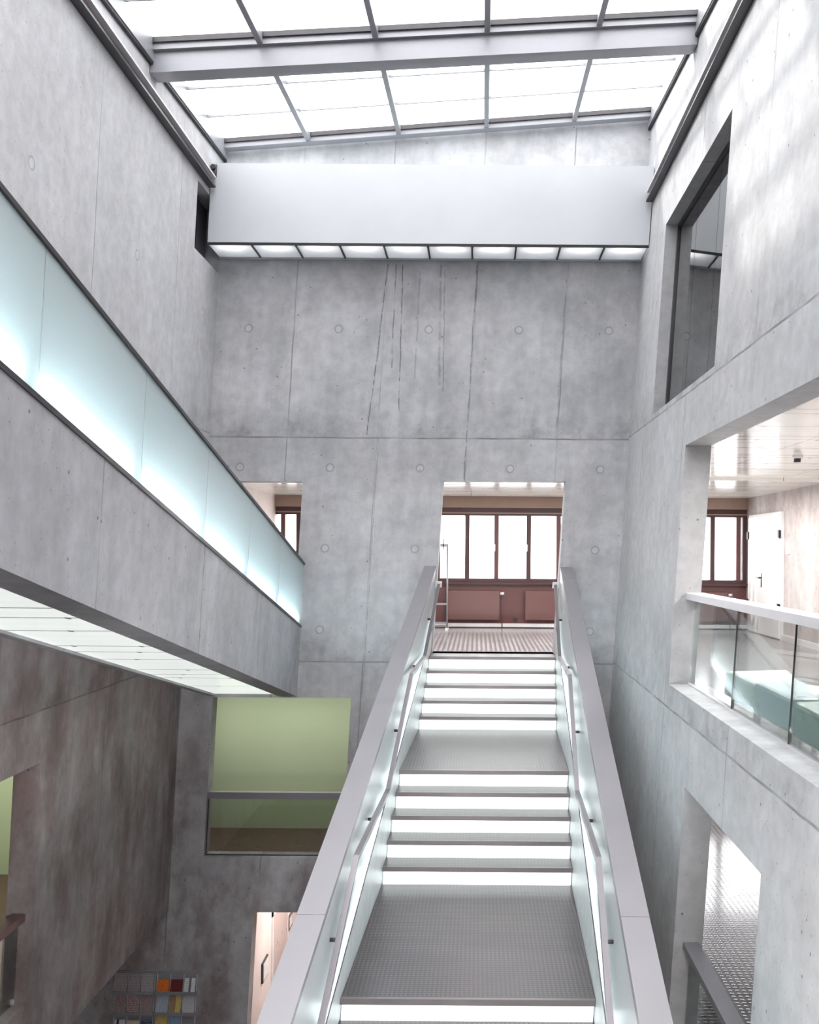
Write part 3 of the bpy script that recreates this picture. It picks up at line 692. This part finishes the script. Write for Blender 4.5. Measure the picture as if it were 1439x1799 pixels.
for s, side in ((-1, 'left'), (1, 'right')):
    xi = lambda y, s=s: cx(y)+s*HW
    off = lambda d, s=s: (lambda y: cx(y)+s*(HW+d))
    # lower stringer panel
    m = MB(); m.prism([(YB, zs(YB)-1.1), (14.79, zs(14.79)-1.1), (14.79, zs(14.79)), (YB, zs(YB))], off(0.0), off(0.18)); m.build('stringer', M['stringer'], ms)
    m = MB(); m.prism([(YB, zs(YB)), (14.79, zs(14.79)), (14.79, zs(14.79)+0.014), (YB, zs(YB)+0.014)], off(-0.003), off(0.03)); m.build('stringer_trim', M['steel_dark'], ms)
    # frosted side glass with the lamps behind it, outer cladding, cap
    m = MB(); m.prism([(YB, zs(YB)+0.014), (14.79, zs(14.79)+0.014), (14.79, zc(14.79)-0.05), (YB, zc(YB)-0.05)], off(0.004), off(0.018)); m.build('side_glass', M['frost_stair'], ms)
    m = MB(); m.prism([(YB, zs(YB)), (14.79, zs(14.79)), (14.79, zc(14.79)-0.05), (YB, zc(YB)-0.05)], off(0.162), off(0.176)); m.build('outer_glass', M['frost_stair'], ms)
    for y0, y1 in ((YB, 6.16), (6.166, 14.13), (14.136, 14.79)):
        m = MB(); m.prism([(y0, zc(y0)-0.05), (y1, zc(y1)-0.05), (y1, zc(y1)), (y0, zc(y0))], off(0.0), off(0.18)); m.build('cap', M['alu'], ms)
    yt = 14.6
    while yt > YB+1:
        y0 = yt-1.5
        m = MB(); m.tube([(off(0.09)(yt), yt, zs(yt)+0.07), (off(0.09)(y0), y0, zs(y0)+0.07)], 0.016, 8); m.build('lamp', M['tube_side'], ms)
        yt -= 1.6
    # bent flat handrail on pins
    path = [(4.5, -3.66), (5.9, -2.82), (7.05, -2.19), (9.02, -2.19), (10.8, -1.35), (12.65, -1.35), (14.72, -0.49)]
    m = MB(); w, hh, d = 0.020, 0.022, -0.058
    for a, b in zip(path[:-1], path[1:]):
        xs = [off(d-w)(a[0]), off(d+w)(a[0]), off(d+w)(b[0]), off(d-w)(b[0])]
        if s < 0: pass
        m.hexa([(xs[0], a[0], a[1]-hh), (xs[1], a[0], a[1]-hh), (xs[2], b[0], b[1]-hh), (xs[3], b[0], b[1]-hh),
                (xs[0], a[0], a[1]+hh), (xs[1], a[0], a[1]+hh), (xs[2], b[0], b[1]+hh), (xs[3], b[0], b[1]+hh)])
    hr = m.build('handrail', M['rail_metal'], ms)
    def zp(y):
        for a, b in zip(path[:-1], path[1:]):
            if a[0] <= y <= b[0]: return a[1]+(b[1]-a[1])*(y-a[0])/(b[0]-a[0])
    for y in (4.9, 6.45, 8.15, 9.9, 11.8, 13.7):
        m = MB(); m.tube([(off(0.01)(y), y, zp(y)-0.02), (off(d)(y), y, zp(y)-0.02)], 0.014, 8); m.build('bracket', M['steel_dark'], hr)
    m = MB(); m.box(min(off(-0.10)(14.75), off(-0.0)(14.75)), max(off(-0.10)(14.75), off(-0.0)(14.75)), 14.70, 14.76, -0.53, -0.44); m.build('end_plate', M['white_paint'], hr)
# underside of the stair
m = MB(); m.prism([(YB, zs(YB)-1.12), (14.79, zs(14.79)-1.12), (14.79, zs(14.79)-1.08), (YB, zs(YB)-1.08)], lambda y: cx(y)-HW-0.17, lambda y: cx(y)+HW+0.17); m.build('underside', M['white_lining'], ms)

# ------------------------------------------------------------------ railings in the openings
rr = thing('glass_railing', 'glass railing with pale flat handrail in the opening before the green seats', 'railing', (RX0+0.2, 7.3, -1.4))
m = MB(); m.box(RX0+0.12, RX0+0.31, 4.0, 10.58, -0.49, -0.42); m.build('handrail', M['bright_metal'], rr)
ys = [4.0, 4.4, 5.75, 7.2, 8.82, 10.57]
for a, b in zip(ys[:-1], ys[1:]):
    m = MB(); m.box(RX0+0.215, RX0+0.227, a+0.006, b-0.006, -1.40, -0.49); m.build('glass_pane', M['glass'], rr)
for yy in ys[1:-1]:
    m = MB(); m.box(RX0+0.214, RX0+0.228, yy-0.003, yy+0.003, -1.40, -0.49); m.build('joint_strip', M['steel_dark'], rr)
m = MB(); m.box(RX0+0.205, RX0+0.237, 4.0, 10.58, -1.40, -1.385); m.build('base_channel', M['bright_metal'], rr)

lr = thing('lower_handrail', 'wide flat grey handrail crossing the lower concrete opening', 'railing', (RX0+0.15, 8.2, -3.74))
m = MB(); m.box(RX0+0.09, RX0+0.24, 6.92, 9.48, -3.79, -3.73); m.build('handrail', M['alu'], lr)
m = MB(); m.box(RX0+0.16, RX0+0.172, 6.93, 9.47, M_, -3.79); m.build('glass_pane', M['glass'], lr)

gr = thing('green_room_railing', 'horizontal grey handrail over a glass pane before the green wall', 'railing', (-2.8, 14.95, -4.6))
m = MB(); m.box(-3.86, -1.77, 14.86, 14.96, -3.74, -3.64); m.build('handrail', M['alu'], gr)
m = MB(); m.box(-3.855, -1.775, 14.90, 14.912, -4.60, -3.74); m.build('glass_pane', M['glass_coated'], gr)
m = MB(); m.box(-3.86, -3.85, 14.89, 14.92, -4.60, -3.74).box(-3.86, -1.77, 14.895, 14.917, -4.60, -4.585); m.build('edge_strip', M['steel_dark'], gr)

ll = thing('side_handrail', 'dark reddish flat handrail in the stained wall opening at the frame edge', 'railing', (LLX-0.15, 8, -3.75))
m = MB(); m.box(LLX-0.20, LLX-0.07, 4.0, 10.08, -3.80, -3.72); m.build('handrail', simple('reddish_metal', srgb(120, 92, 92), 0.35, 0.3), ll)
m = MB(); m.box(LLX-0.145, LLX-0.133, 4.0, 10.07, -4.63, -3.80); m.build('glass_pane', M['glass'], ll)
m = MB(); m.box(LLX-0.155, LLX-0.125, 10.02, 10.05, -4.63, -4.58); m.build('clip', M['bright_metal'], ll)

# ------------------------------------------------------------------ seats behind the glass railing
def seat(label, mat, poly, z0, z1, side=None):
    xc = sum(p[0] for p in poly)/4; yc = sum(p[1] for p in poly)/4
    t = thing('upholstered_seat', label, 'seat', (xc, yc, U_), 'soft seats behind the glass railing')
    m = MB(); m.prismz(poly, z0, z1); m.build('cushion', mat, t, 0.035)
    for px, py in poly:
        lx, ly = px+(xc-px)*0.22, py+(yc-py)*0.16
        m = MB(); m.box(lx-0.014, lx+0.014, ly-0.014, ly+0.014, U_, z0+0.01); m.build('leg', M['chrome'], t)
    if side:
        m = MB(); x = poly[0][0]-0.006; m.prism(side, x-0.004, x+0.012); m.build('side_board', M['seat_side'], t)
    return t
L0 = 2.46
seat('pale mint green upholstered seat at the far end of the row', M['seat_pale'], [(L0, 8.55), (2.92, 8.62), (3.10, 9.62), (L0, 9.45)], -1.34, -1.12,
     [(9.44, -1.34), (8.70, -1.34), (9.44, -1.13)])
seat('light teal upholstered seat in the middle of the row', M['seat_teal'], [(L0, 7.52), (2.72, 7.55), (2.92, 8.58), (L0, 8.52)], -1.37, -1.10)
seat('deep green upholstered seat cut by the frame edge', M['seat_green'], [(L0, 6.2), (2.75, 6.2), (2.80, 7.50), (L0, 7.46)], -1.38, -1.11)

# ------------------------------------------------------------------ corridor behind the ground floor doorway
d2 = sempty('door_2', 'flush door in the warm corridor wall', 'door', (-3.55, 17.9, G_))
m = MB(); m.box(-3.56, -3.53, 17.25, 18.55, G_, -6.38); m.build('leaf', M['pink_door'], d2)
m = MB(); m.box(-3.56, -3.525, 18.55, 18.61, G_, -6.30).box(-3.56, -3.525, 17.19, 17.25, G_, -6.30).box(-3.56, -3.525, 17.19, 18.61, -6.38, -6.30); m.build('frame', M['white_paint'], d2)
ds = thing('door_sign', 'white square sign on the corridor wall just inside the doorway', 'sign', (-3.55, 16.55, -7.2))
m = MB(); m.box(-3.55, -3.52, 16.38, 16.80, -7.19, -6.86); m.build('backing', M['steel_dark'], ds)
m = MB(); m.box(-3.52, -3.512, 16.41, 16.77, -7.16, -6.89); m.build('face', M['white_paint'], ds)
nt_ = thing('wall_notice', 'small brown framed notice on the corridor wall beyond the door', 'notice', (-3.55, 18.85, -7.1))
m = MB(); m.box(-3.55, -3.535, 18.72, 19.08, -7.22, -6.94); m.build('frame', M['brown'], nt_)
m = MB(); m.box(-3.535, -3.528, 18.78, 19.02, -7.17, -6.99); m.build('sheet', M['white_paint'], nt_)

# ------------------------------------------------------------------ brochure racks on the back wall
SHEETS = {
 'greyA': ((168, 158, 160), (90, 80, 84)), 'greyB': ((160, 152, 156), (84, 76, 80)), 'greyC': ((172, 164, 166), (92, 84, 88)),
 'mauveA': ((142, 118, 120), (210, 200, 200)), 'mauveB': ((150, 122, 124), (226, 216, 216)), 'mauveC': ((146, 126, 128), (200, 190, 192)),
 'orange': ((226, 120, 40), (140, 50, 20)), 'red': ((92, 22, 28), (150, 40, 40)), 'white': ((220, 220, 224), (120, 120, 130)),
 'bluegrey': ((178, 184, 196), (110, 116, 140)), 'yellow': ((214, 192, 120), (150, 120, 70)), 'tanp': ((170, 140, 110), (110, 84, 60)),
 'pale': ((196, 198, 202), (140, 142, 150)), 'blue': ((146, 168, 198), (90, 110, 150)), 'cream': ((222, 206, 178), (140, 90, 70)), 'navy': ((52, 60, 110), (190, 200, 220)), 'black': ((30, 28, 30), (70, 66, 66))}
SM = {k: printed('brochure_'+k, srgb(*a), srgb(*b), 0.8) for k, (a, b) in SHEETS.items()}
rack_spec = [(-4.78, 'brochure rack of grey sheets, nearer the dark corner under the stained wall',
   [['greyA', 'greyB', 'greyC'], ['mauveA', 'mauveB', 'mauveC'], [('white', 'black', 'paleblue'), 'cream', 'navy']]),
  (-4.145, 'brochure rack with orange and yellow leaflets, nearer the lit doorway',
   [['orange2', 'red', 'white2'], ['bluegrey', 'yellow2', 'pale'], ['yellow', 'blue', None]])]
TOPZ = -6.30
names = {'greyA': 'grey printed sheet', 'greyB': 'grey printed sheet', 'greyC': 'grey printed sheet', 'mauveA': 'mauve printed sheet', 'mauveB': 'mauve printed sheet', 'mauveC': 'mauve printed sheet',
 'orange': 'orange leaflet', 'red': 'dark red booklet', 'white': 'narrow white leaflet', 'bluegrey': 'blue grey printed sheet', 'yellow': 'yellow leaflet', 'tanp': 'tan leaflet',
 'pale': 'pale grey printed sheet', 'blue': 'light blue leaflet', 'cream': 'cream leaflet with red print', 'navy': 'navy and white leaflet', 'black': 'narrow black leaflet'}
colw = ['first', 'middle', 'last']; roww = ['top', 'second', 'third']
for ri, (xc, lab, grid) in enumerate(rack_spec):
    t = thing('brochure_rack', lab, 'brochure rack', (xc, BY0, -8.0), 'brochure racks on the stained wall')
    m = MB(); m.box(xc-0.30, xc+0.30, BY0-0.03, BY0, -7.75, TOPZ); m.build('back_panel', M['rack'], t)
    side = 'grey rack' if ri == 0 else 'orange and yellow rack'
    for r in range(4):
        zb = TOPZ-0.31*(r+1)
        m = MB(); m.box(xc-0.31, xc+0.31, BY0-0.10, BY0-0.03, zb-0.012, zb+0.012).box(xc-0.31, xc+0.31, BY0-0.11, BY0-0.10, zb-0.012, zb+0.035); m.build('shelf', M['rack'], t)
        for q in range(4):
            xx = xc-0.30+0.2*q
            m = MB(); m.box(xx-0.004, xx+0.004, BY0-0.055, BY0-0.03, zb+0.02, zb+0.27); m.build('divider', M['bright_metal'], t)
    for r, row in enumerate(grid):
        for q, k in enumerate(row):
            if k is None: continue
            x0 = xc-0.30+0.2*q+0.012; zb = TOPZ-0.31*(r+1)+0.014
            items = []
            where = '%s row, %s' % (roww[r], side)
            if isinstance(k, tuple): items = [('white', 0.0, 0.04, 0.19, 'narrow white leaflet beside a black one, '), ('black', 0.045, 0.065, 0.19, 'narrow black leaflet between white ones, '), ('white', 0.075, 0.165, 0.19, 'wide white leaflet beside the black one, ')]
            elif k == 'orange2': items = [('orange', 0.0, 0.083, 0.18, 'orange leaflet beside the empty gap between racks, '), ('orange', 0.087, 0.172, 0.18, 'orange leaflet next to the dark red booklet, ')]
            elif k == 'white2': items = [('white', 0.005, 0.075, 0.20, 'narrow white leaflet next to the dark red booklet, '), ('white', 0.11, 0.172, 0.20, 'narrow white leaflet at the outer end, ')]
            elif k == 'yellow2': items = [('tanp', 0.0, 0.08, 0.255, 'tan leaflet beside a yellow one, '), ('yellow', 0.084, 0.172, 0.255, 'yellow leaflet beside a tan one, ')]
            else:
                hgt = 0.27 if k[:4] in ('grey', 'mauv') or k in ('bluegrey', 'pale', 'yellow', 'blue') else 0.18
                items = [(k, 0.0, 0.176, hgt, '%s, %s in the ' % (names[k], colw[q]))]
            for (mk, a, b, hgt, lab2) in items:
                m = MB()
                m.hexa([(x0+a, BY0-0.094, zb), (x0+b, BY0-0.094, zb), (x0+b, BY0-0.086, zb), (x0+a, BY0-0.086, zb),
                        (x0+a, BY0-0.045, zb+hgt), (x0+b, BY0-0.045, zb+hgt), (x0+b, BY0-0.037, zb+hgt), (x0+a, BY0-0.037, zb+hgt)])
                o = m.build('brochure', SM[mk])
                tag(o, lab2+where if True else lab2+where, 'brochure', 'brochures in the racks')
